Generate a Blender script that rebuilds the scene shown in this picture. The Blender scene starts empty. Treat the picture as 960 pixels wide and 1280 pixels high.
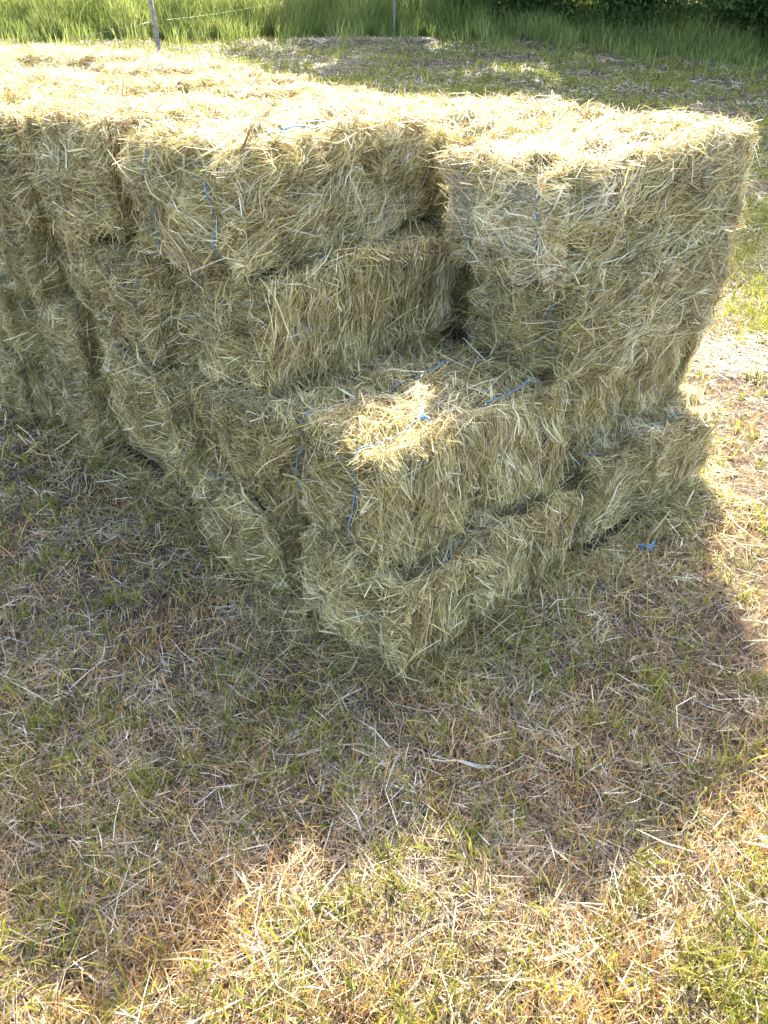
import bpy, bmesh, math, random
import numpy as np
from mathutils import Vector

R = np.random.default_rng(11)
random.seed(11)
S = bpy.context.scene
COL = S.collection
rad = math.radians

# ------------------------------------------------------------------ camera
CAM_H, PITCH = 1.718, 33.67
cd = bpy.data.cameras.new('camera')
cam = bpy.data.objects.new('camera', cd)
COL.objects.link(cam)
cam.location = (0, 0, CAM_H)
cam.rotation_euler = (rad(90 - PITCH), 0, 0)
cd.sensor_fit = 'VERTICAL'
cd.sensor_height = 36.0
cd.sensor_width = 36.0
cd.lens = 36.0 * 913.7 / 1280.0
cd.clip_start = 0.05
cd.clip_end = 600
S.camera = cam

# ------------------------------------------------------------------ light
SUN_AZ, SUN_EL = 6.0, 42.5          # azimuth clockwise from +Y
w = bpy.data.worlds.new('World')
S.world = w
w.use_nodes = True
nt = w.node_tree
sky = nt.nodes.new('ShaderNodeTexSky')
sky.sky_type = 'NISHITA'
sky.sun_disc = False
sky.sun_elevation = rad(SUN_EL)
sky.sun_rotation = rad(SUN_AZ)
sky.air_density = 1.0
sky.dust_density = 4.0
sky.ozone_density = 0.6
bg = nt.nodes['Background']
bg.inputs['Strength'].default_value = 0.15
nt.links.new(sky.outputs['Color'], bg.inputs['Color'])
sl = bpy.data.lights.new('sun', 'SUN')
sl.energy = 4.4
sl.angle = rad(0.5)
sl.color = (1.0, 0.90, 0.74)
sun = bpy.data.objects.new('sun', sl)
COL.objects.link(sun)
az, el = rad(SUN_AZ), rad(SUN_EL)
sdir = Vector((math.sin(az) * math.cos(el), math.cos(az) * math.cos(el), math.sin(el)))
sun.rotation_euler = sdir.to_track_quat('Z', 'Y').to_euler()
sun.location = sdir * 50
S.view_settings.view_transform = 'Standard'
S.view_settings.look = 'None'
S.view_settings.exposure = 2.84
S.view_settings.gamma = 1.0

# ------------------------------------------------------------------ materials
def ramp_mat(name, stops, noise=None, transl=0.25, rough=0.6, attr='tint', spec=0.25):
    """strand material: the colour comes from the 'tint' value each strand carries"""
    m = bpy.data.materials.new(name)
    m.use_nodes = True
    t = m.node_tree
    p = t.nodes['Principled BSDF']
    out = t.nodes['Material Output']
    a = t.nodes.new('ShaderNodeAttribute')
    a.attribute_name = attr
    r = t.nodes.new('ShaderNodeValToRGB')
    e = r.color_ramp.elements
    while len(e) > 1:
        e.remove(e[0])
    e[0].position, e[0].color = stops[0][0], (*stops[0][1], 1)
    for pos, c in stops[1:]:
        k = e.new(pos)
        k.color = (*c, 1)
    t.links.new(a.outputs['Fac'], r.inputs['Fac'])
    col = r.outputs['Color']
    if noise:
        g = t.nodes.new('ShaderNodeNewGeometry')
        n = t.nodes.new('ShaderNodeTexNoise')
        n.inputs['Scale'].default_value = noise
        n.inputs['Detail'].default_value = 3
        t.links.new(g.outputs['Position'], n.inputs['Vector'])
        mr = t.nodes.new('ShaderNodeMapRange')
        mr.inputs['From Min'].default_value = 0.3
        mr.inputs['From Max'].default_value = 0.7
        mr.inputs['To Min'].default_value = 0.72
        mr.inputs['To Max'].default_value = 1.18
        t.links.new(n.outputs['Fac'], mr.inputs['Value'])
        mx = t.nodes.new('ShaderNodeMix')
        mx.data_type = 'RGBA'
        mx.blend_type = 'MULTIPLY'
        mx.inputs[0].default_value = 1.0
        t.links.new(col, mx.inputs[6])
        t.links.new(mr.outputs['Result'], mx.inputs[7])
        col = mx.outputs[2]
    t.links.new(col, p.inputs['Base Color'])
    p.inputs['Roughness'].default_value = rough
    p.inputs['Specular IOR Level'].default_value = spec
    if transl > 0:
        tr = t.nodes.new('ShaderNodeBsdfTranslucent')
        t.links.new(col, tr.inputs['Color'])
        ms = t.nodes.new('ShaderNodeMixShader')
        ms.inputs['Fac'].default_value = transl
        t.links.new(p.outputs['BSDF'], ms.inputs[1])
        t.links.new(tr.outputs['BSDF'], ms.inputs[2])
        t.links.new(ms.outputs['Shader'], out.inputs['Surface'])
    return m

def plain_mat(name, c1, c2, scale=8, rough=0.85, bump=0.3, spec=0.2):
    m = bpy.data.materials.new(name)
    m.use_nodes = True
    t = m.node_tree
    p = t.nodes['Principled BSDF']
    g = t.nodes.new('ShaderNodeNewGeometry')
    n = t.nodes.new('ShaderNodeTexNoise')
    n.inputs['Scale'].default_value = scale
    n.inputs['Detail'].default_value = 8
    n.inputs['Roughness'].default_value = 0.65
    t.links.new(g.outputs['Position'], n.inputs['Vector'])
    r = t.nodes.new('ShaderNodeValToRGB')
    r.color_ramp.elements[0].position = 0.35
    r.color_ramp.elements[0].color = (*c1, 1)
    r.color_ramp.elements[1].position = 0.65
    r.color_ramp.elements[1].color = (*c2, 1)
    t.links.new(n.outputs['Fac'], r.inputs['Fac'])
    t.links.new(r.outputs['Color'], p.inputs['Base Color'])
    p.inputs['Roughness'].default_value = rough
    p.inputs['Specular IOR Level'].default_value = spec
    if bump:
        b = t.nodes.new('ShaderNodeBump')
        b.inputs['Strength'].default_value = bump
        b.inputs['Distance'].default_value = 0.02
        t.links.new(n.outputs['Fac'], b.inputs['Height'])
        t.links.new(b.outputs['Normal'], p.inputs['Normal'])
    return m

M_HAY = ramp_mat('hay', [(0.0, (.13, .08, .04)), (.12, (.27, .175, .095)), (.26, (.235, .215, .07)),
                         (.42, (.36, .315, .11)), (.62, (.53, .42, .17)), (.82, (.66, .56, .30)), (1.0, (.80, .72, .52))],
                 transl=0.15, noise=9)
M_CORE = plain_mat('pressed hay', (.05, .04, .018), (.15, .12, .055), scale=60, bump=0.6)  # darker than the strands: shade in the gaps put into the core colour
M_TWINE = plain_mat('blue twine', (.08, .19, .33), (.14, .30, .46), scale=200, rough=0.5, bump=0)
M_LOOSE = ramp_mat('loose cut hay', [(0.0, (.045, .028, .02)), (.2, (.10, .075, .055)), (.42, (.21, .175, .13)),
                                     (.62, (.34, .275, .165)), (.82, (.48, .43, .31)), (1.0, (.68, .63, .53))], transl=0.15, noise=3)
M_STUB = ramp_mat('dry stubble', [(0.0, (.11, .06, .035)), (.3, (.33, .18, .07)), (.6, (.56, .35, .12)),
                                  (1.0, (.64, .50, .25))], transl=0.25, noise=4)
M_GRASS = ramp_mat('short grass', [(0.0, (.08, .10, .018)), (.4, (.17, .21, .03)), (.75, (.34, .32, .05)),
                                   (1.0, (.40, .36, .10))], transl=0.4, noise=4)
M_TALL = ramp_mat('tall grass', [(0.0, (.09, .13, .03)), (.45, (.165, .21, .05)), (.8, (.28, .31, .09)),
                                 (1.0, (.33, .32, .13))], transl=0.4, noise=1.2)
M_LEAF = ramp_mat('tree leaves', [(0.0, (.035, .065, .015)), (.6, (.055, .10, .022)), (1.0, (.09, .14, .03))], transl=0.35)
M_BARK = plain_mat('bark', (.06, .045, .03), (.16, .13, .10), scale=14, bump=0.8)
M_POST = plain_mat('weathered post wood', (.13, .12, .11), (.26, .24, .22), scale=30, bump=0.3)
M_WIRE = plain_mat('fence wire', (.10, .10, .10), (.18, .18, .18), scale=5, rough=0.4, bump=0)
M_SOIL = plain_mat('mown field', (.022, .017, .013), (.09, .068, .048), scale=22, bump=0.8)

# ------------------------------------------------------------------ helpers
def noise_fn(seed, scale, n=7):
    g = np.random.default_rng(seed)
    k = g.normal(size=(n, 3))
    k /= np.linalg.norm(k, axis=1)[:, None]
    k *= (2 * math.pi / scale) * g.uniform(.6, 1.7, size=(n, 1))
    ph = g.uniform(0, 6.28, n)
    def f(p):
        return np.sin(p @ k.T + ph).sum(-1) / math.sqrt(n) * 0.8
    return f

def make_mesh(name, V, F, mats, midx=None, tint=None):
    """V (n,3); F list of (m,k) index arrays"""
    me = bpy.data.meshes.new(name)
    me.vertices.add(len(V))
    me.vertices.foreach_set('co', np.ascontiguousarray(V, dtype=np.float32).ravel())
    idx = np.concatenate([f.ravel() for f in F]).astype(np.int32)
    cnt = np.concatenate([np.full(len(f), f.shape[1]) for f in F]).astype(np.int32)
    st = np.concatenate([[0], np.cumsum(cnt)[:-1]]).astype(np.int32)
    me.loops.add(len(idx))
    me.loops.foreach_set('vertex_index', idx)
    me.polygons.add(len(cnt))
    me.polygons.foreach_set('loop_start', st)
    me.polygons.foreach_set('loop_total', cnt)
    for m in mats:
        me.materials.append(m)
    if midx is not None:
        me.polygons.foreach_set('material_index', np.asarray(midx, dtype=np.int32))
    if tint is not None:
        a = me.attributes.new('tint', 'FLOAT', 'POINT')
        a.data.foreach_set('value', np.asarray(tint, dtype=np.float32))
    me.update(calc_edges=True)
    return me

def unit(a):
    return a / np.maximum(np.linalg.norm(a, axis=-1, keepdims=True), 1e-9)

def ribbons(P, up, width, taper=0.35):
    """P (n,k,3) centre lines, up (n,3) rough face normal, width (n,) -> V, quads"""
    n, k, _ = P.shape
    T = np.empty_like(P)
    T[:, 1:-1] = P[:, 2:] - P[:, :-2]
    T[:, 0] = P[:, 1] - P[:, 0]
    T[:, -1] = P[:, -1] - P[:, -2]
    side = unit(np.cross(T, up[:, None, :]))
    prof = np.ones(k)
    prof[-1] = taper
    prof[0] = max(taper, .7)
    hw = width[:, None] * prof[None] * 0.5
    V = np.stack([P - side * hw[..., None], P + side * hw[..., None]], axis=2).reshape(-1, 3)
    b = (np.arange(n)[:, None] * k + np.arange(k - 1)[None]).ravel() * 2
    F = np.stack([b, b + 1, b + 3, b + 2], axis=1)
    return V, F

def link(name, me, parent=None):
    o = bpy.data.objects.new(name, me)
    COL.objects.link(o)
    if parent:
        o.parent = parent
    return o

def tag(o, label=None, cat=None, group=None, kind=None):
    if label: o['label'] = label
    if cat: o['category'] = cat
    if group: o['group'] = group
    if kind: o['kind'] = kind
    return o

def tube(pts, r, sides=6):
    pts = np.asarray(pts, float)
    n = len(pts)
    r = np.broadcast_to(np.asarray(r, float), (n,))
    T = unit(np.gradient(pts, axis=0))
    ref = np.array([0.13, 0.27, 0.95])
    if abs(T[0] @ ref) > .9:
        ref = np.array([0.95, 0.2, 0.1])
    A = unit(np.cross(T, ref))
    B = np.cross(T, A)
    th = np.arange(sides) * 2 * math.pi / sides
    V = (pts[:, None] + r[:, None, None] * (A[:, None] * np.cos(th)[None, :, None] + B[:, None] * np.sin(th)[None, :, None])).reshape(-1, 3)
    i = np.arange(n - 1)[:, None] * sides
    j = np.arange(sides)[None]
    jn = (j + 1) % sides
    F = np.stack([i + j, i + jn, i + sides + jn, i + sides + j], -1).reshape(-1, 4)
    caps = np.array([list(range(sides))[::-1], [(n - 1) * sides + q for q in range(sides)]])
    return V, F, caps

class Parts:
    def __init__(s): s.V, s.F, s.n = [], [], 0
    def add(s, V, *Fs):
        s.V.append(V)
        for f in Fs: s.F.append(np.asarray(f) + s.n)
        s.n += len(V)
    def mesh(s, name, mats):
        return make_mesh(name, np.concatenate(s.V), s.F, mats)

# ------------------------------------------------------------------ terrain
_tn = noise_fn(5, 2.4); _tn2 = noise_fn(6, 0.55)
def ground_z(x, y):
    x = np.asarray(x, float); y = np.asarray(y, float)
    t = np.clip(y - 4.0, 0, None)
    h = 0.105 * t - 0.42 * (1 - np.exp(-t / 4.0))
    far = np.clip(t - 40, 0, None)
    h = h - 0.05 * far
    p = np.stack([x, y, np.zeros_like(x)], -1)
    amp = np.clip((y - 4.5) / 3, 0.25, 1)
    return h + .035 * _tn(p) * amp + .010 * _tn2(p)

def grid_axis(lims):
    out = []
    for a, b, st in lims:
        out += list(np.arange(a, b, st))
    out.append(lims[-1][1])
    return np.array(out)
gx = grid_axis([(-120, -20, 5), (-20, -4, .5), (-4, 4, .1), (4, 20, .5), (20, 120, 5)])
gy = grid_axis([(-60, -4, 4), (-4, 0, .5), (0, 7, .1), (7, 24, .4), (24, 160, 4)])
GX, GY = np.meshgrid(gx, gy)
GV = np.stack([GX, GY, ground_z(GX, GY)], -1).reshape(-1, 3)
nx = len(gx)
ii = (np.arange(len(gy) - 1)[:, None] * nx + np.arange(nx - 1)[None]).ravel()
gm = make_mesh('ground', GV, [np.stack([ii, ii + 1, ii + nx + 1, ii + nx], 1)], [M_SOIL])
gm.polygons.foreach_set('use_smooth', np.ones(len(gm.polygons), dtype=bool))
tag(link('ground', gm), kind='structure')

# ------------------------------------------------------------------ hay bales
YAW = 47.19
D_ = np.array([math.sin(rad(YAW)), math.cos(rad(YAW))])
P_ = np.array([math.cos(rad(YAW)), -math.sin(rad(YAW))])
def uv(u, v):
    q = D_ * (u + 1.13) + P_ * (v - 1.193)
    return float(q[0]), float(q[1])
BL, BW, BH = 0.92, 0.475, 0.365
TW = 0.14                                            # twine offset from the middle

def bale_shape(seed):
    n1, n2, n3 = noise_fn(seed, .45), noise_fn(seed + 1, .16), noise_fn(seed + 2, .07)
    half = np.array([BL, BW, BH]) / 2
    r = 0.05
    g = np.random.default_rng(seed)
    skew = g.normal(0, .018, 3)
    def D(q):
        """point on the box -> point on the bale, normal"""
        q = np.clip(q, -half, half)
        inner = np.clip(q, -(half - r), half - r)
        d = q - inner
        nrm = unit(d)
        p = inner + nrm * r
        disp = .015 * n1(q) + .013 * n2(q) + .008 * n3(q)
        pil = (1 - (q[..., 1] / half[1]) ** 2) * (1 - (q[..., 2] / half[2]) ** 2)
        disp = disp + 0.022 * pil * np.abs(nrm[..., 0]) - .012
        tw = np.exp(-((np.abs(q[..., 1]) - TW) / .03) ** 2)
        flat = np.clip(1 - np.abs(nrm[..., 1]) * 1.4, 0, 1)
        disp = disp - .036 * tw * flat
        fl = np.abs(((q[..., 0] / .105) % 1) - .5) * 2          # flakes along the length
        disp = disp - .010 * np.clip(fl - .6, 0, 1) * 2.5 * np.abs(nrm[..., 1])
        p = p + nrm * disp[..., None]
        p[..., 0] += skew[0] * q[..., 2] / half[2] * .6
        p[..., 1] += skew[1] * q[..., 2] / half[2] * .5
        return p, nrm
    return D, half

FACES = {'top': (2, 1, 0, 1), 'bottom': (2, -1, 0, 1), 'right': (1, 1, 0, 2), 'left': (1, -1, 0, 2),
         'near': (0, -1, 1, 2), 'far': (0, 1, 1, 2)}

def bale_mesh(seed, dens=1.0, side='comb', end='mix', tint_shift=0.0, skip=()):
    g = np.random.default_rng(seed)
    D, half = bale_shape(seed)
    cn1, cn2 = noise_fn(seed + 7, .14), noise_fn(seed + 9, .05)
    # core: a subdivided rounded block
    VV, FF, off = [], [], 0
    for ax, sg, a, b in FACES.values():
        na, nb = max(3, int(half[a] * 2 / .025)), max(3, int(half[b] * 2 / .025))
        A, B = np.meshgrid(np.linspace(-half[a], half[a], na), np.linspace(-half[b], half[b], nb), indexing='ij')
        q = np.zeros((na, nb, 3)); q[..., ax] = sg * half[ax]; q[..., a] = A; q[..., b] = B
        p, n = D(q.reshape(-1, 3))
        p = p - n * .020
        i = (np.arange(na - 1)[:, None] * nb + np.arange(nb - 1)[None]).ravel()
        f = np.stack([i, i + nb, i + nb + 1, i + 1], 1)
        e1 = np.eye(3)[a]; e2 = np.eye(3)[b]
        if np.cross(e1, e2)[ax] * sg < 0: f = f[:, ::-1]
        VV.append(p); FF.append(f + off); off += len(p)
    ncore = off; nfc = sum(len(f) for f in FF)
    # strands
    counts = {'top': 13000, 'bottom': 1100, 'right': 3500, 'left': 11500, 'near': 10000, 'far': 2000}
    tints = [np.zeros(ncore)]
    for fname, (ax, sg, a, b) in FACES.items():
        if fname in skip: continue
        n = int(counts[fname] * dens)
        q0 = np.zeros((n, 3)); q0[:, ax] = sg * half[ax]
        q0[:, a] = g.uniform(-half[a], half[a], n) * .98
        q0[:, b] = g.uniform(-half[b], half[b], n) * .98
        cl = cn1(q0)
        fi = np.floor(q0[:, 0] / .085 + .25 * cl).astype(int) + 40
        fang = g.normal(0, .30, 90)[fi]; flift = g.normal(0, .007, 90)[fi]; ftint = g.normal(0, .09, 90)[fi]
        if fname in ('right', 'left'):
            if side == 'comb':
                ang = rad(90) + g.normal(0, .26, n) + .22 * cl + fang
                wild = g.random(n) < .22
                ang[wild] = g.uniform(0, math.pi, wild.sum())
            elif side == 'brush':
                ang = rad(20) + g.normal(0, .55, n) + .5 * cl + fang
            else:
                ang = g.uniform(0, math.pi, n) * .6 + .9 * cl
        elif fname in ('near', 'far'):
            ang = g.normal(0.1, .75, n) + .7 * cl
            if end == 'comb':
                ang = ang * .5 + rad(75)
        else:
            ang = g.uniform(0, math.pi, n)
        ln = np.clip(g.lognormal(math.log(.085), .5, n), .035, .30)
        k = 4
        s = np.linspace(-.5, .5, k)[None] * ln[:, None]
        t = np.zeros((n, 3)); t[:, a] = np.cos(ang); t[:, b] = np.sin(ang)
        bend = g.normal(0, 1.0, n)
        nn = np.zeros((n, 3)); nn[:, a] = -np.sin(ang); nn[:, b] = np.cos(ang)
        Q = q0[:, None] + t[:, None] * s[..., None] + nn[:, None] * (bend[:, None] * s ** 2)[..., None]
        Qc = np.clip(Q, -half, half)
        p, nrm = D(Qc.reshape(-1, 3)); p = p.reshape(n, k, 3); nrm = nrm.reshape(n, k, 3)
        over = Q - Qc
        over = over * np.clip((.03 if fname in ('near', 'far', 'bottom') else .06) / np.maximum(np.linalg.norm(over, axis=-1, keepdims=True), 1e-6), None, .9)
        p = p + over
        om = np.linalg.norm(over, axis=-1)
        p[..., 2] -= om ** 2 * g.uniform(0, 6, n)[:, None]
        lift0 = g.normal(.0005, .011, n)
        l1 = g.normal(0, .09, n)
        l2 = g.normal(.15, .5, n)
        if fname in ('right', 'left', 'top'): lift0 = lift0 + flift
        fly = g.random(n) < (.09 if fname == 'top' else .05)
        l1[fly] = g.normal(0, .38, fly.sum()); lift0[fly] += np.abs(g.normal(.008, .012, fly.sum()))
        ln[fly] *= 1.3
        lift = lift0[:, None] + l1[:, None] * s + l2[:, None] * s ** 2
        lift = np.clip(lift, -.026, .075)
        p = p + nrm * lift[..., None]
        wd = np.clip(g.lognormal(math.log(.0019), .45, n), .0009, .0075)
        fn = np.zeros((n, 3)); fn[:, ax] = sg
        up = unit(fn + g.normal(0, .45, (n, 3)))
        V, F = ribbons(p, up, wd, taper=.4)
        VV.append(V); FF.append(F + off); off += len(V)
        tn = .50 + .15 * cl + .10 * cn2(q0) + g.normal(0, .25, n) + tint_shift + ftint
        pale = g.random(n) < .10
        tn[pale] = g.uniform(.8, 1, pale.sum())
        red = g.random(n) < .07
        tn[red] = g.uniform(.0, .16, red.sum())
        tints.append(np.repeat(np.clip(tn, 0, 1), 2 * k))
    V = np.concatenate(VV)
    nf = sum(len(f) for f in FF)
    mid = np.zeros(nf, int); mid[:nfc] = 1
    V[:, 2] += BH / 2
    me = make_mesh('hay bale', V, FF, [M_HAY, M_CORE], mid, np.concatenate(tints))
    return me, D, half

def twine_mesh(seed, D, half, y, knot, lift=0.0):
    g = np.random.default_rng(seed)
    wob = noise_fn(seed + 3, .22); dep = noise_fn(seed + 4, .16)
    pts = []
    hx, hz = half[0], half[2]
    per = []
    m = 44
    for x in np.linspace(-hx, hx, m): per.append((x, hz))
    for z in np.linspace(hz, -hz, 20)[1:]: per.append((hx, z))
    for x in np.linspace(hx, -hx, m)[1:]: per.append((x, -hz))
    for z in np.linspace(-hz, hz, 20)[1:]: per.append((-hx, z))
    per = np.array(per)
    q = np.stack([per[:, 0], np.full(len(per), y), per[:, 1]], 1)
    q[:, 1] += .012 * wob(q)
    q[-1] = q[0]
    p, n = D(q)
    p = p + n * (.021 + lift + .006 * dep(q))[:, None]
    p[:, 2] += BH / 2
    P = Parts()
    V, F, c = tube(p, .0020, 6)
    P.add(V, F, c)
    if knot:
        i = int(g.integers(6, 16))
        c0 = p[i] + n[i] * .008
        th = np.linspace(0, 4 * math.pi, 26)
        kn = c0 + np.stack([.009 * np.cos(th), .007 * np.sin(th), .006 * np.sin(th * 1.5)], 1)
        V, F, c = tube(kn, .0028, 6); P.add(V, F, c)
        for sgn in (-1, 1):
            s = np.linspace(0, 1, 8)
            L = g.uniform(.04, .09)
            tail = c0 + np.stack([L * s * g.uniform(-.6, .9), sgn * L * s * .7, .007 * np.sin(s * 3.0) + .002], 1)
            V, F, c = tube(tail, np.linspace(.0028, .0042, 8), 5); P.add(V, F, c)
    return P.mesh('twine', [M_TWINE])

class Proto:
    def __init__(s, seed, tlift=0.0, **kw):
        me, D, half = bale_mesh(seed, **kw)
        s.me = me
        s.tw = [twine_mesh(seed + 20 + i, D, half, y, knot=(i == seed % 2 and seed in (102, 104, 121, 127)), lift=tlift) for i, y in enumerate((-TW, TW))]

def place(proto, u, v, z, yaw=0.0, label='', group='', flip=False, onedge=False, tilt=(0, 0), scale=(1, 1, 1)):
    """u: near end, v: right edge (before the bale's own yaw, turned about its near right corner)"""
    o = link('hay_bale', proto.me)
    c, s = math.cos(rad(yaw)), math.sin(rad(yaw))
    Wd = BH if onedge else BW
    lu, lv = BL / 2, -Wd / 2
    cu, cv = u + lu * c - lv * s, v + lu * s + lv * c
    x, y = uv(cu, cv)
    # local +x runs along d, local +y along -p... the bale's right face (+y local) must look along p
    base = math.atan2(D_[1], D_[0])
    rz = base - rad(yaw)
    o.location = (x, y, z)
    if onedge:
        o.rotation_mode = 'XYZ'
        o.rotation_euler = (rad(90), 0, rz)
        o.location = (x - P_[0] * BH / 2 * -1, y - P_[1] * BH / 2 * -1, z + BW / 2)
    else:
        o.rotation_euler = (rad(tilt[0]), rad(tilt[1]), rz + (math.pi if flip else 0))
    o.scale = scale
    tag(o, label, 'hay bale', group)
    for tm in proto.tw:
        t = link('twine', tm, o)
    return o

# in a bale's own frame +y is the LEFT of its long axis; 'left' face (-y) is the one that looks along p.
def front(seed, **kw):
    return Proto(seed, **kw)

G = 'hay bales piled in the stack'
def swap_counts():
    pass
def zl(k):                                            # bottom of layer k (1 = ground)
    return (0, .0, .36, .715, 1.07)[k]

P_S4 = front(101, tlift=-.005, side='comb', tint_shift=-.02)
P_S3 = front(102, tlift=.017, side='comb', tint_shift=.02)
P_A2 = front(103, side='comb', tint_shift=.0)
P_A1 = front(104, tlift=.011, side='brush', tint_shift=.06)  # top bales tinted paler, lower ones mostly darker: light put into colour
P_B1 = front(105, tlift=.004, side='brush', tint_shift=.05)
P_B2 = front(106, side='brush', tint_shift=.0)
P_B3 = front(107, side='comb', tint_shift=.05)
P_B4 = front(108, side='brush', tint_shift=.0)
P_X1 = front(111, side='mix', tint_shift=-.03)  # low wall bales, their shade partly put into a darker tint
P_X2 = front(112, side='mix', end='mix', tint_shift=-.06)
P_V = [front(121 + i * 3, side=('mix', 'comb', 'brush')[i % 3], end=('mix', 'comb')[i == 2], tint_shift=(-.04, 0, .05, -.02)[i]) for i in range(4)]

place(P_S4, -.05, .065, zl(1), 0, 'hay bale on the ground that forms the foot of the step, nearest the viewer', G, scale=(.92, 1, 1))
place(P_S3, -.03, -.085, zl(2), 5, 'seat-like hay bale with a sunlit patch and two blue twines on its open top', G, scale=(.90, 1, 1))
place(P_A2, .05, -.61, zl(3), -4, 'combed hay bale directly above and left of the step, under the corner bale', G)
place(P_A1, .07, -.69, zl(4) + .02, -10, 'topmost corner hay bale left of the step, blue twine down its near end', G, scale=(1.05, 1, 1))
place(P_B4, .98, .02, zl(1), 5, 'hay bale on the ground right of the step, far end poking out into the sun', G, scale=(.94, 1, 1))
place(P_B3, .99, -.12, zl(2) - .01, 2, 'second hay bale up in the right hand column, narrow with combed stems', G, scale=(.93, 1, 1))
place(P_B2, .87, -.06, zl(3) - .02, 4, 'third hay bale up in the right hand column, just under its shaggy top bale', G)
place(P_B1, .89, -.16, zl(4) - .035, 6, 'shaggy top hay bale of the right hand column, jutting over the step', G, tilt=(0, -4), scale=(1.11, 1.14, 1))

ORD = ['first', 'second', 'third', 'fourth', 'fifth', 'sixth', 'seventh', 'eighth', 'ninth', 'tenth', 'eleventh', 'twelfth', 'thirteenth', 'fourteenth', 'fifteenth', 'sixteenth']
NC = 11
PITCHV = .492
LNAME = {1: 'ground layer', 2: 'second layer', 3: 'third layer', 4: 'top layer'}
rr = random.Random(4)
special = {(2, 0): P_X1, (2, 1): P_X2, (1, 0): P_X2, (1, 1): P_X1}
for k in (1, 2, 3, 4):
    start = -.515 if k < 3 else -1.12 if k == 3 else -1.22
    for i in range(NC):
        v = start - i * PITCHV - rr.uniform(-.012, .02) - {(1, 1): .05, (1, 2): .09, (3, 1): -.02, (3, 2): .07, (4, 1): .06, (4, 2): .1, (2, 2): -.02}.get((k, i), 0)
        hidden = v < -4.4 and k < 4
        if v < -4.4 and k < 3: continue
        pr = special.get((k, i)) or P_V[(i * 2 + k + rr.randint(0, 1)) % 4]
        du = rr.uniform(-.06, .04) - (.03 if k == 1 else .08 if k == 4 else 0)
        du = {(2, 0): -.03, (2, 1): -.12, (2, 2): .08, (2, 3): -.02, (1, 0): -.05, (1, 1): .07, (1, 2): .11, (1, 3): -.03, (1, 4): -.17, (2, 4): -.14,
              (3, 0): -.05, (3, 1): .015, (3, 2): -.06, (4, 1): -.14, (4, 0): -.07}.get((k, i), du)
        lab = f'hay bale end in {LNAME[k]} of left wall, {ORD[i]} left of ' + ('the step' if k < 3 else 'the corner bale')
        if hidden: lab = 'hay bale buried inside the stack behind its outer bales'
        place(pr, du, v, zl(k) + (rr.uniform(.01, .045) + .014 * max(0, i - 2) if k == 4 else 0), rr.uniform(-4, 3) - (4 if k == 4 and i == 0 else 0), lab, G,
              tilt=(rr.uniform(-2, 2), rr.uniform(-1.5, 1.5)) if k == 4 else (0, 0))
# rear row behind the front wall
for k in (1, 2, 3, 4):
    for i in range(NC + 1):
        v = (-.71 if k == 4 else -.60) - i * PITCHV - rr.uniform(-.012, .02)
        if k < 3 and i > 2: continue
        raised = (k == 4 and i >= 4)
        pr = P_V[(i + k * 3 + rr.randint(0, 1)) % 4]
        if k == 4:
            lab = f'sunlit hay bale in rear row of top layer, {ORD[i]} from right'
        else:
            lab = 'hay bale buried inside the stack behind its outer bales'
        place(pr, (.97 if raised else 1.04) + rr.uniform(-.02, .05), v, zl(k) + (min(.10, .035 * (i - 3)) if raised else rr.uniform(-.05, -.015) if k == 4 and i < 3 else rr.uniform(-.02, .02) if k == 4 else 0), rr.uniform(-3, 3), lab, G,
              flip=rr.random() < .5, tilt=(rr.uniform(-4, 4), rr.uniform(-2.5, 2.5)) if k == 4 else (0, 0))

# ------------------------------------------------------------------ ground cover
def wedge(n, y0, y1, power, wide=.74, add=1.15):
    """points on the field, denser towards the viewer: pdf(y) ~ y**-power over the wedge"""
    t = R.random(n)
    e = 1 - power
    y = (y0 ** e + t * (y1 ** e - y0 ** e)) ** (1 / e)
    x = R.uniform(-1, 1, n) * (wide * y + add)
    return x, y

def inside_stack(x, y):
    q = np.stack([x, y], -1)
    u = q @ D_ - 1.13; v = q @ P_ + 1.193
    a = (u > .06) & (u < 1.85) & (v < -.56)
    b = (u > .05) & (u < .87) & (v < -.04) & (v > -.6)
    c = (u > .97) & (u < 1.8) & (v < .1) & (v > -.6)
    return a | b | c

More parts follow.
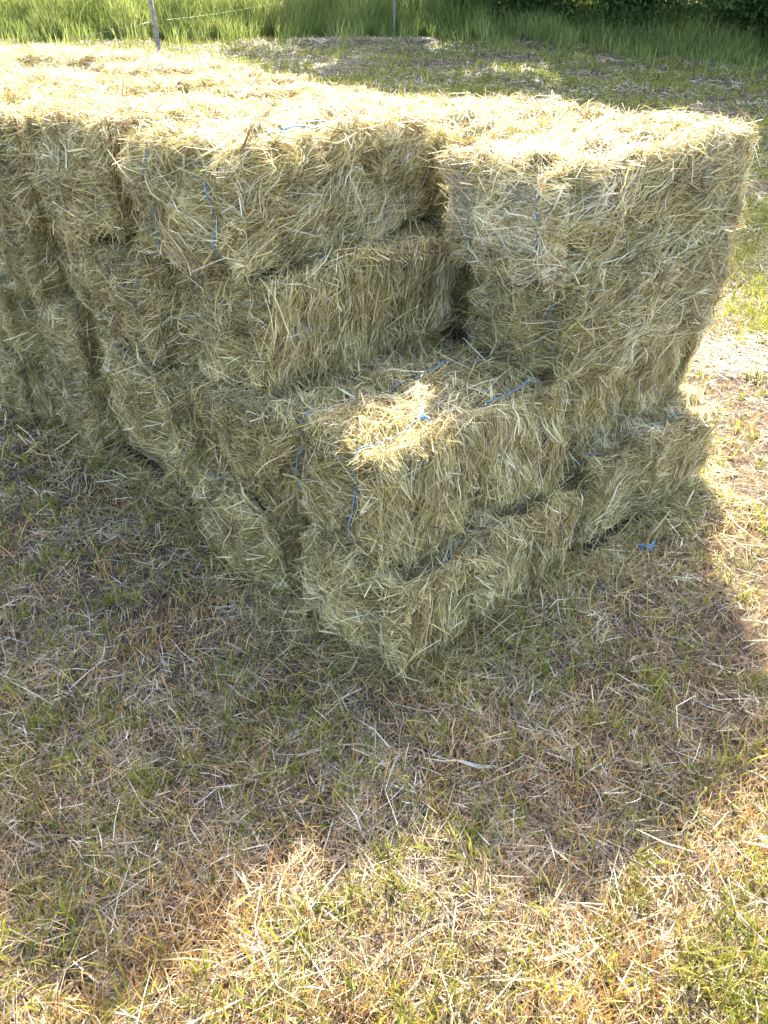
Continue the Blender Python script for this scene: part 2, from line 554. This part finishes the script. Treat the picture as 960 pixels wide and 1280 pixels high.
def blades(name, x, y, ln, wd, lean, tint, mat, k=3, curl=0.5, z0=0.0, flat=None, taper=.25):
    n = len(x)
    a = R.uniform(0, 2 * math.pi, n)
    h = np.stack([np.cos(a), np.sin(a), np.zeros(n)], 1)
    s = np.linspace(0, 1, k)
    P = np.empty((n, k, 3))
    base = np.stack([x, y, ground_z(x, y) + z0], 1)
    if flat is not None:                                # lying strands
        lift, slope, bend = flat
        hn = np.stack([-np.sin(a), np.cos(a), np.zeros(n)], 1)
        ss = np.linspace(-.5, .5, k)[None] * ln[:, None]
        P = base[:, None] + h[:, None] * ss[..., None] + hn[:, None] * (bend[:, None] * ss ** 2)[..., None]
        P[..., 2] = ground_z(P[..., 0], P[..., 1]) + lift[:, None] + np.abs(slope[:, None] * (ss + .5 * ln[:, None]))
        up = unit(np.array([0, 0, 1.]) + R.normal(0, .35, (n, 3)))
    else:
        th = lean[:, None] + curl * s[None] ** 1.5 * R.uniform(.2, 1.3, n)[:, None]
        seg = np.diff(s)[None] * ln[:, None]
        thm = th[:, :-1]
        r = np.concatenate([np.zeros((n, 1)), np.cumsum(seg * np.sin(thm), 1)], 1)
        z = np.concatenate([np.zeros((n, 1)), np.cumsum(seg * np.cos(thm), 1)], 1)
        P = base[:, None] + h[:, None] * r[..., None]
        P[..., 2] += z
        b = R.uniform(0, 2 * math.pi, n)
        up = np.stack([np.cos(b), np.sin(b), R.uniform(-.2, .6, n)], 1)
    V, F = ribbons(P, up, wd, taper=taper)
    return make_mesh(name, V, [F], [mat], None, np.repeat(np.clip(tint, 0, 1), 2 * k))

pn1, pn2, pn3 = noise_fn(31, .55), noise_fn(32, .22), noise_fn(33, 1.3)
def P3(x, y): return np.stack([x, y, np.zeros_like(x)], -1)

# loose cut hay lying flat on the near field
x, y = wedge(330000, .45, 9.0, 1.35)
keep = ~inside_stack(x, y); x, y = x[keep], y[keep]
keep = R.random(len(x)) < np.clip(.62 + .35 * pn1(P3(x, y)) + .15 * pn2(P3(x, y)), .15, 1); x, y = x[keep], y[keep]
n = len(x)
ln = np.clip(R.lognormal(math.log(.056), .5, n), .02, .19)
wd = np.clip(R.lognormal(math.log(.0019), .42, n), .0009, .006) * np.clip(y / 2.2, .9, 2.6)
tint = .39 + .16 * pn2(P3(x, y)) + R.normal(0, .29, n)
big = R.random(n) < .010
ln[big] *= 1.1; wd[big] *= 2.0; tint[big] = R.uniform(.75, 1, big.sum())
me = blades('loose_hay', x, y, ln, wd, None, tint, M_LOOSE, k=3,
            flat=(np.abs(R.normal(.006, .010, n)), R.normal(0, .13, n), R.normal(0, 2.2, n)), taper=.5)
tag(link('loose_hay', me), kind='stuff')

# dry stubble
x, y = wedge(210000, .45, 8.0, 1.35)
keep = ~inside_stack(x, y); x, y = x[keep], y[keep]
keep = R.random(len(x)) < np.clip(.75 - .18 * pn1(P3(x, y)) + .2 * pn2(P3(x, y)), .3, 1); x, y = x[keep], y[keep]
n = len(x)
ln = np.clip(R.lognormal(math.log(.042), .4, n), .015, .11)
wd = np.clip(R.lognormal(math.log(.0022), .35, n), .001, .006) * np.clip(y / 2.2, .9, 2.6)
me = blades('dry_stubble', x, y, ln, wd, np.abs(R.normal(.55, .4, n)), .55 + R.normal(0, .27, n), M_STUB, k=3, curl=.7)
tag(link('dry_stubble', me), kind='stuff')

# green grass tufts pushing through
def tufts(n, y0, y1, power):
    x, y = wedge(n, y0, y1, power)
    keep = ~inside_stack(x, y); x, y = x[keep], y[keep]
    dens = np.clip(.36 + .28 * pn1(P3(x, y)) + .26 * pn2(P3(x, y)) + .10 * pn3(P3(x, y)), .04, 1)
    keep = R.random(len(x)) < dens; x, y = x[keep], y[keep]
    m = (2 + R.exponential(6.0, len(x))).astype(int)
    rsp = np.repeat(R.uniform(.006, .03, len(x)), m)
    tv = np.repeat(R.normal(0, .16, len(x)), m)
    sz = np.repeat(R.lognormal(0, .3, len(x)), m)
    x = np.repeat(x, m); y = np.repeat(y, m)
    x = x + R.normal(0, 1, len(x)) * rsp; y = y + R.normal(0, 1, len(y)) * rsp
    return x, y, tv, sz
x, y, tv, sz = tufts(25000, .45, 8.0, 1.35)
n = len(x)
ln = np.clip(R.lognormal(math.log(.046), .35, n) * sz, .02, .13)
wd = np.clip(R.lognormal(math.log(.0030), .3, n), .0015, .007) * np.clip(y / 2.4, .9, 2.2)
me = blades('short_grass', x, y, ln, wd, np.abs(R.normal(.35, .3, n)), .48 + tv + R.normal(0, .16, n), M_GRASS, k=4, curl=.9, taper=.1)
tag(link('short_grass', me), kind='stuff')

# hay that has fallen round the foot of the stack
n = 16000
edges = [((0, .03), (0, -5.2), 9), ((0, .03), (.93, .03), 2.6), ((.9, .12), (1.85, .12), 2.6), ((1.87, .1), (1.87, -.4), 1.2)]
wts = np.array([e[2] for e in edges]); pick = R.choice(len(edges), n, p=wts / wts.sum())
e0 = np.array([e[0] for e in edges])[pick]; e1 = np.array([e[1] for e in edges])[pick]
q = e0 + (e1 - e0) * R.random((n, 1))
outw = np.array([(-1, 0), (0, 1), (0, 1), (1, 0)])[pick] * (R.exponential(.10, n) - .04)[:, None]
q = q + outw
x = D_[0] * (q[:, 0] + 1.13) + P_[0] * (q[:, 1] - 1.193); y = D_[1] * (q[:, 0] + 1.13) + P_[1] * (q[:, 1] - 1.193)
ln = np.clip(R.lognormal(math.log(.075), .45, n), .03, .22)
me = blades('fallen_hay', x, y, ln, np.clip(R.lognormal(math.log(.0022), .4, n), .001, .006) * np.clip(y / 2.2, .9, 1.8), None,
            .42 + .15 * pn2(P3(x, y)) + R.normal(0, .24, n), M_HAY, k=3,
            flat=(np.abs(R.normal(.004, .010, n)), R.normal(0, .25, n), R.normal(0, 1.8, n)), taper=.5)
tag(link('fallen_hay', me), kind='stuff')

# mown field behind the stack
x, y = wedge(160000, 4.0, 22.0, 1.1, wide=.62, add=1.5)
keep = ~inside_stack(x, y); x, y = x[keep], y[keep]
n = len(x)
ln = R.uniform(.06, .22, n); wd = R.uniform(.005, .012, n) * np.clip(y / 9, .6, 1.7)
tint = .58 + .16 * pn3(P3(x, y)) + R.normal(0, .17, n)
me = blades('mown_hay', x, y, ln, wd, None, tint, M_LOOSE, k=2,
            flat=(np.abs(R.normal(.01, .012, n)), R.normal(0, .12, n), np.zeros(n)), taper=.6)
tag(link('mown_hay', me), kind='stuff')
x, y = wedge(210000, 4.6, 23.0, 1.02, wide=.62, add=1.5)
sn = noise_fn(41, 2.2)
keep = (R.random(len(x)) < np.clip(.6 + .5 * sn(P3(x, y)) + .25 * pn1(P3(x, y)), .15, 1)) & ~inside_stack(x, y)
x, y = x[keep], y[keep]; n = len(x)
me = blades('field_grass', x, y, R.uniform(.05, .14, n), R.uniform(.006, .012, n) * np.clip(y / 9, .6, 1.7), np.abs(R.normal(.35, .3, n)),
            .45 + R.normal(0, .2, n), M_GRASS, k=3, curl=.8, taper=.15)
tag(link('field_grass', me), kind='stuff')

# a windrow of raked hay at the far edge
n = 9000
x = R.uniform(-2.2, 1.2, n); y = 20.6 + .05 * x + R.normal(0, .4, n)
z = .09 * np.exp(-((y - 20.6 - .05 * x) / .45) ** 2) * np.clip(1.1 + .4 * np.sin(x * 2.3), 0, 2)
me = blades('windrow', x, y, R.uniform(.1, .3, n), R.uniform(.008, .014, n), None, .6 + R.normal(0, .15, n), M_LOOSE, k=3,
            flat=(z * R.uniform(.3, 1, n) + .01, R.normal(0, .15, n), np.zeros(n)), taper=.6)
tag(link('raked_hay_windrow', me), kind='stuff')

# tall uncut grass along the edge
def edge_y(x):
    return 21.6 - np.clip(x - 3.3, 0, None) * .9 + .25 * np.sin(x * 1.7) + .2 * np.sin(x * 4.1 + 1)
n = 150000
x = R.uniform(-17, 16, n); dy = R.exponential(4.0, n)
st = R.random(n) < .05
dy[st] = -R.exponential(.5, st.sum()) * np.clip(1 + np.sin(x[st] * 5), 0, 2)
y = edge_y(x) + dy
keep = dy < 16; x, y, dy = x[keep], y[keep], dy[keep]; n = len(x)
ht = R.uniform(.45, 1.15, n) * np.clip(.45 + dy * .5, .45, 1.1) * np.where(x > 2.5, .62, 1) * (1 + .2 * sn(P3(x, y)))
tint = .5 + .2 * sn(P3(x, y)) + R.normal(0, .2, n)
me = blades('tall_grass', x, y, ht, R.uniform(.007, .018, n), np.abs(R.normal(.14, .16, n)), tint, M_TALL, k=4, curl=.7, taper=.15)
tag(link('tall_grass', me), kind='stuff')

# ------------------------------------------------------------------ fence
fence = link('wire_fence', None)
PO = [(-6.6, 7.4), (-2.83, 11.0), (.25, 21.7), (3.4, 31.0)]
fence.location = (PO[1][0], PO[1][1], float(ground_z(*PO[1])))
tag(fence, 'thin wire fence with slim weathered posts at the edge of the tall grass', 'fence')
tops = []
for i, (px, py) in enumerate(PO):
    z = float(ground_z(px, py))
    lean = .03 if i == 1 else -.01
    hh = 1.62 if i != 2 else 1.75
    s = np.linspace(-.25, hh, 7)
    pts = np.stack([px - lean * s, np.full(7, py), z + s], 1) - np.array(fence.location)
    V, F, c = tube(pts, np.linspace(.028, .025, 7), 10)
    P = Parts(); P.add(V, F, c)
    link('post', P.mesh('post', [M_POST]), fence)
    tops.append(np.array([px - lean * (hh - .25), py - .04, z + hh - .27]))
for a, b in zip(tops[:-1], tops[1:]):
    s = np.linspace(0, 1, 24)[:, None]
    pts = a + (b - a) * s
    pts[:, 2] -= .16 * (4 * s * (1 - s))[:, 0]
    V, F, c = tube(pts - np.array(fence.location), .0013, 5)
    P = Parts(); P.add(V, F, c)
    link('wire', P.mesh('wire', [M_WIRE]), fence)

# ------------------------------------------------------------------ trees and shrubs
def leaf_cloud(name, centres, radii, per, size, parent, g, squash=.75):
    C_, Rr = [], []
    for c, r in zip(centres, radii):
        m = int(per * r * r)
        d = unit(g.normal(size=(m, 3))) * (g.random((m, 1)) ** .45) * r
        d[:, 2] *= squash
        C_.append(np.array(c) + d)
    C_ = np.concatenate(C_)
    n = len(C_)
    a = unit(g.normal(size=(n, 3)) + np.array([0, 0, -.3]))
    b = unit(np.cross(a, g.normal(size=(n, 3))))
    sz = g.uniform(.6, 1.3, (n, 1)) * size
    V = np.stack([C_ - a * sz, C_ + b * sz * .45, C_ + a * sz, C_ - b * sz * .45], 1).reshape(-1, 3)
    F = np.arange(4 * n).reshape(-1, 4)
    tint = np.repeat(np.clip(.5 + g.normal(0, .25, n), 0, 1), 4)
    return link(name, make_mesh(name, V, [F], [M_LEAF], None, tint), parent)

def tree(x, y, h, cw, low, seed, label):
    g = np.random.default_rng(seed)
    z = float(ground_z(x, y))
    t = link('broadleaf_tree', None)
    t.location = (x, y, z)
    tag(t, label, 'tree', 'trees at the field edge')
    P = Parts()
    s = np.linspace(0, 1, 9)
    spine = np.stack([.25 * np.sin(s * 3 + seed), .2 * np.cos(s * 2.4 + seed), -.2 + s * h * .8], 1)
    r0 = .02 * h
    V, F, c = tube(spine, r0 * (1 - .8 * s) * (1 + .5 * np.exp(-s * 14)), 10); P.add(V, F, c)
    cen, rdi = [], []
    nl = 16
    for i in range(nl):
        f = low + (.97 - low) * i / (nl - 1)
        b = np.array([np.interp(f, s, spine[:, q]) for q in range(3)])
        a = i * 2.4 + g.uniform(-.4, .4)
        L = cw * (1 - .55 * max(0, (f - .4)) / .6) * g.uniform(.75, 1.1)
        e = b + np.array([math.cos(a) * L, math.sin(a) * L, L * g.uniform(.0, .45) - (.5 if f < .3 else 0)])
        ss = np.linspace(0, 1, 7)[:, None]
        limb = b + (e - b) * ss; limb[:, 2] += .12 * L * np.sin(ss[:, 0] * math.pi)
        V, F, c = tube(limb, np.linspace(r0 * .42, .012, 7), 6); P.add(V, F, c)
        for fr in (.45, .72, 1.0):
            cen.append(b + (e - b) * fr + g.normal(0, .25, 3)); rdi.append(g.uniform(.55, 1.0) * cw / 3)
    link('trunk', P.mesh('trunk', [M_BARK]), t)
    leaf_cloud('crown', cen, rdi, 430, .15, t, g)

tree(.8, 26.5, 12.5, 3.2, .26, 3, 'leftmost tree of the dark wood edge, its lower boughs over the tall grass')
tree(4.6, 24.5, 17.0, 3.8, .16, 4, 'second tree from the left in the dark wood edge')
tree(9.4, 22.0, 16.5, 4.0, .12, 5, 'third tree from the left in the dark wood edge, boughs hanging low')
tree(14.5, 19.0, 12.0, 4.0, .12, 6, 'rightmost tree of the dark wood edge beyond the field corner')
tree(12.5, 25.0, 14.0, 4.2, .12, 8, 'tree at the far right behind the front row of the dark wood edge')
tree(8.0, 28.0, 14.0, 4.2, .12, 7, 'middle tree standing behind the front row of the dark wood edge')

def shrub(x, y, h, w_, seed, label):
    g = np.random.default_rng(seed)
    t = link('shrub', None)
    t.location = (x, y, float(ground_z(x, y)))
    tag(t, label, 'shrub', 'shrubs under the wood edge')
    P = Parts(); cen, rdi = [], []
    for i in range(9):
        a = g.uniform(0, 6.28); L = g.uniform(.2, 1) * w_ * .6
        e = np.array([math.cos(a) * L, math.sin(a) * L * .7, h * g.uniform(.45, .95)])
        ss = np.linspace(0, 1, 6)[:, None]
        st = e * ss; st[:, 2] = e[2] * ss[:, 0] ** .8 - .1
        V, F, c = tube(st, np.linspace(.025, .008, 6), 5); P.add(V, F, c)
        for fr in (.4, .7, 1.):
            cen.append(e * fr); rdi.append(g.uniform(.3, .5) * w_ * .6)
    link('stem', P.mesh('stem', [M_BARK]), t)
    leaf_cloud('foliage', cen, rdi, 700, .06, t, g)
shrub(3.6, 22.6, 2.2, 1.7, 21, 'dark leafy shrub at the left end of the wood edge')
shrub(5.8, 21.0, 2.3, 1.8, 22, 'dark leafy shrub behind the tall grass, second from the left')
shrub(7.8, 19.3, 2.5, 2.0, 23, 'dark leafy shrub behind the tall grass, near the right edge')
shrub(9.8, 17.6, 2.6, 2.0, 24, 'dark leafy shrub at the far right corner of the field')
shrub(1.7, 24.0, 1.9, 1.5, 25, 'low leafy shrub under the leftmost tree of the wood')

# dense undergrowth filling the wood edge
g = np.random.default_rng(77)
n = 60000
x = g.uniform(1.5, 17, n); d = .9 + np.abs(g.normal(0, 1.6, n))
y = edge_y(x) + d
top = 1.3 + .5 * np.sin(x * 1.9) + .35 * np.sin(x * 4.7 + 2) + .55 * d + np.clip(x - 5, 0, 4) * .25
z = ground_z(x, y) + top * g.random(n) ** .8
C_ = np.stack([x, y, z], 1)
a = unit(g.normal(size=(n, 3)) + np.array([0, 0, -.4])); b = unit(np.cross(a, g.normal(size=(n, 3))))
sz = g.uniform(.03, .085, (n, 1))
V = np.stack([C_ - a * sz, C_ + b * sz * .45, C_ + a * sz, C_ - b * sz * .45], 1).reshape(-1, 3)
cl = noise_fn(78, .8)(C_)
tag(link('undergrowth', make_mesh('undergrowth', V, [np.arange(4 * n).reshape(-1, 4)], [M_LEAF], None, np.repeat(np.clip(.45 + .3 * cl + g.normal(0, .2, n), 0, 1), 4))), kind='stuff')

# a short scrap of blue twine lying on the ground by the right hand column
g = np.random.default_rng(91)
P = Parts()
t = np.linspace(0, 1, 16)
bx, by = 1.03, 2.30
for k in range(3):
    px = bx + .045 * (t - .5) * (1 + .3 * k) + .008 * np.sin(t * 5 + k * 2)
    py = by + .018 * np.sin(t * 6 + k) + .008 * k
    V, F, c = tube(np.stack([px, py, ground_z(px, py) + .022 + .012 * np.sin(t * 3.1) + .004 * k], 1), .0030, 6)
    P.add(V, F, c)
tag(link('twine_scrap', P.mesh('twine scrap', [M_TWINE])), 'short scrap of blue twine lying on shaded ground beside the right hand column', 'twine')
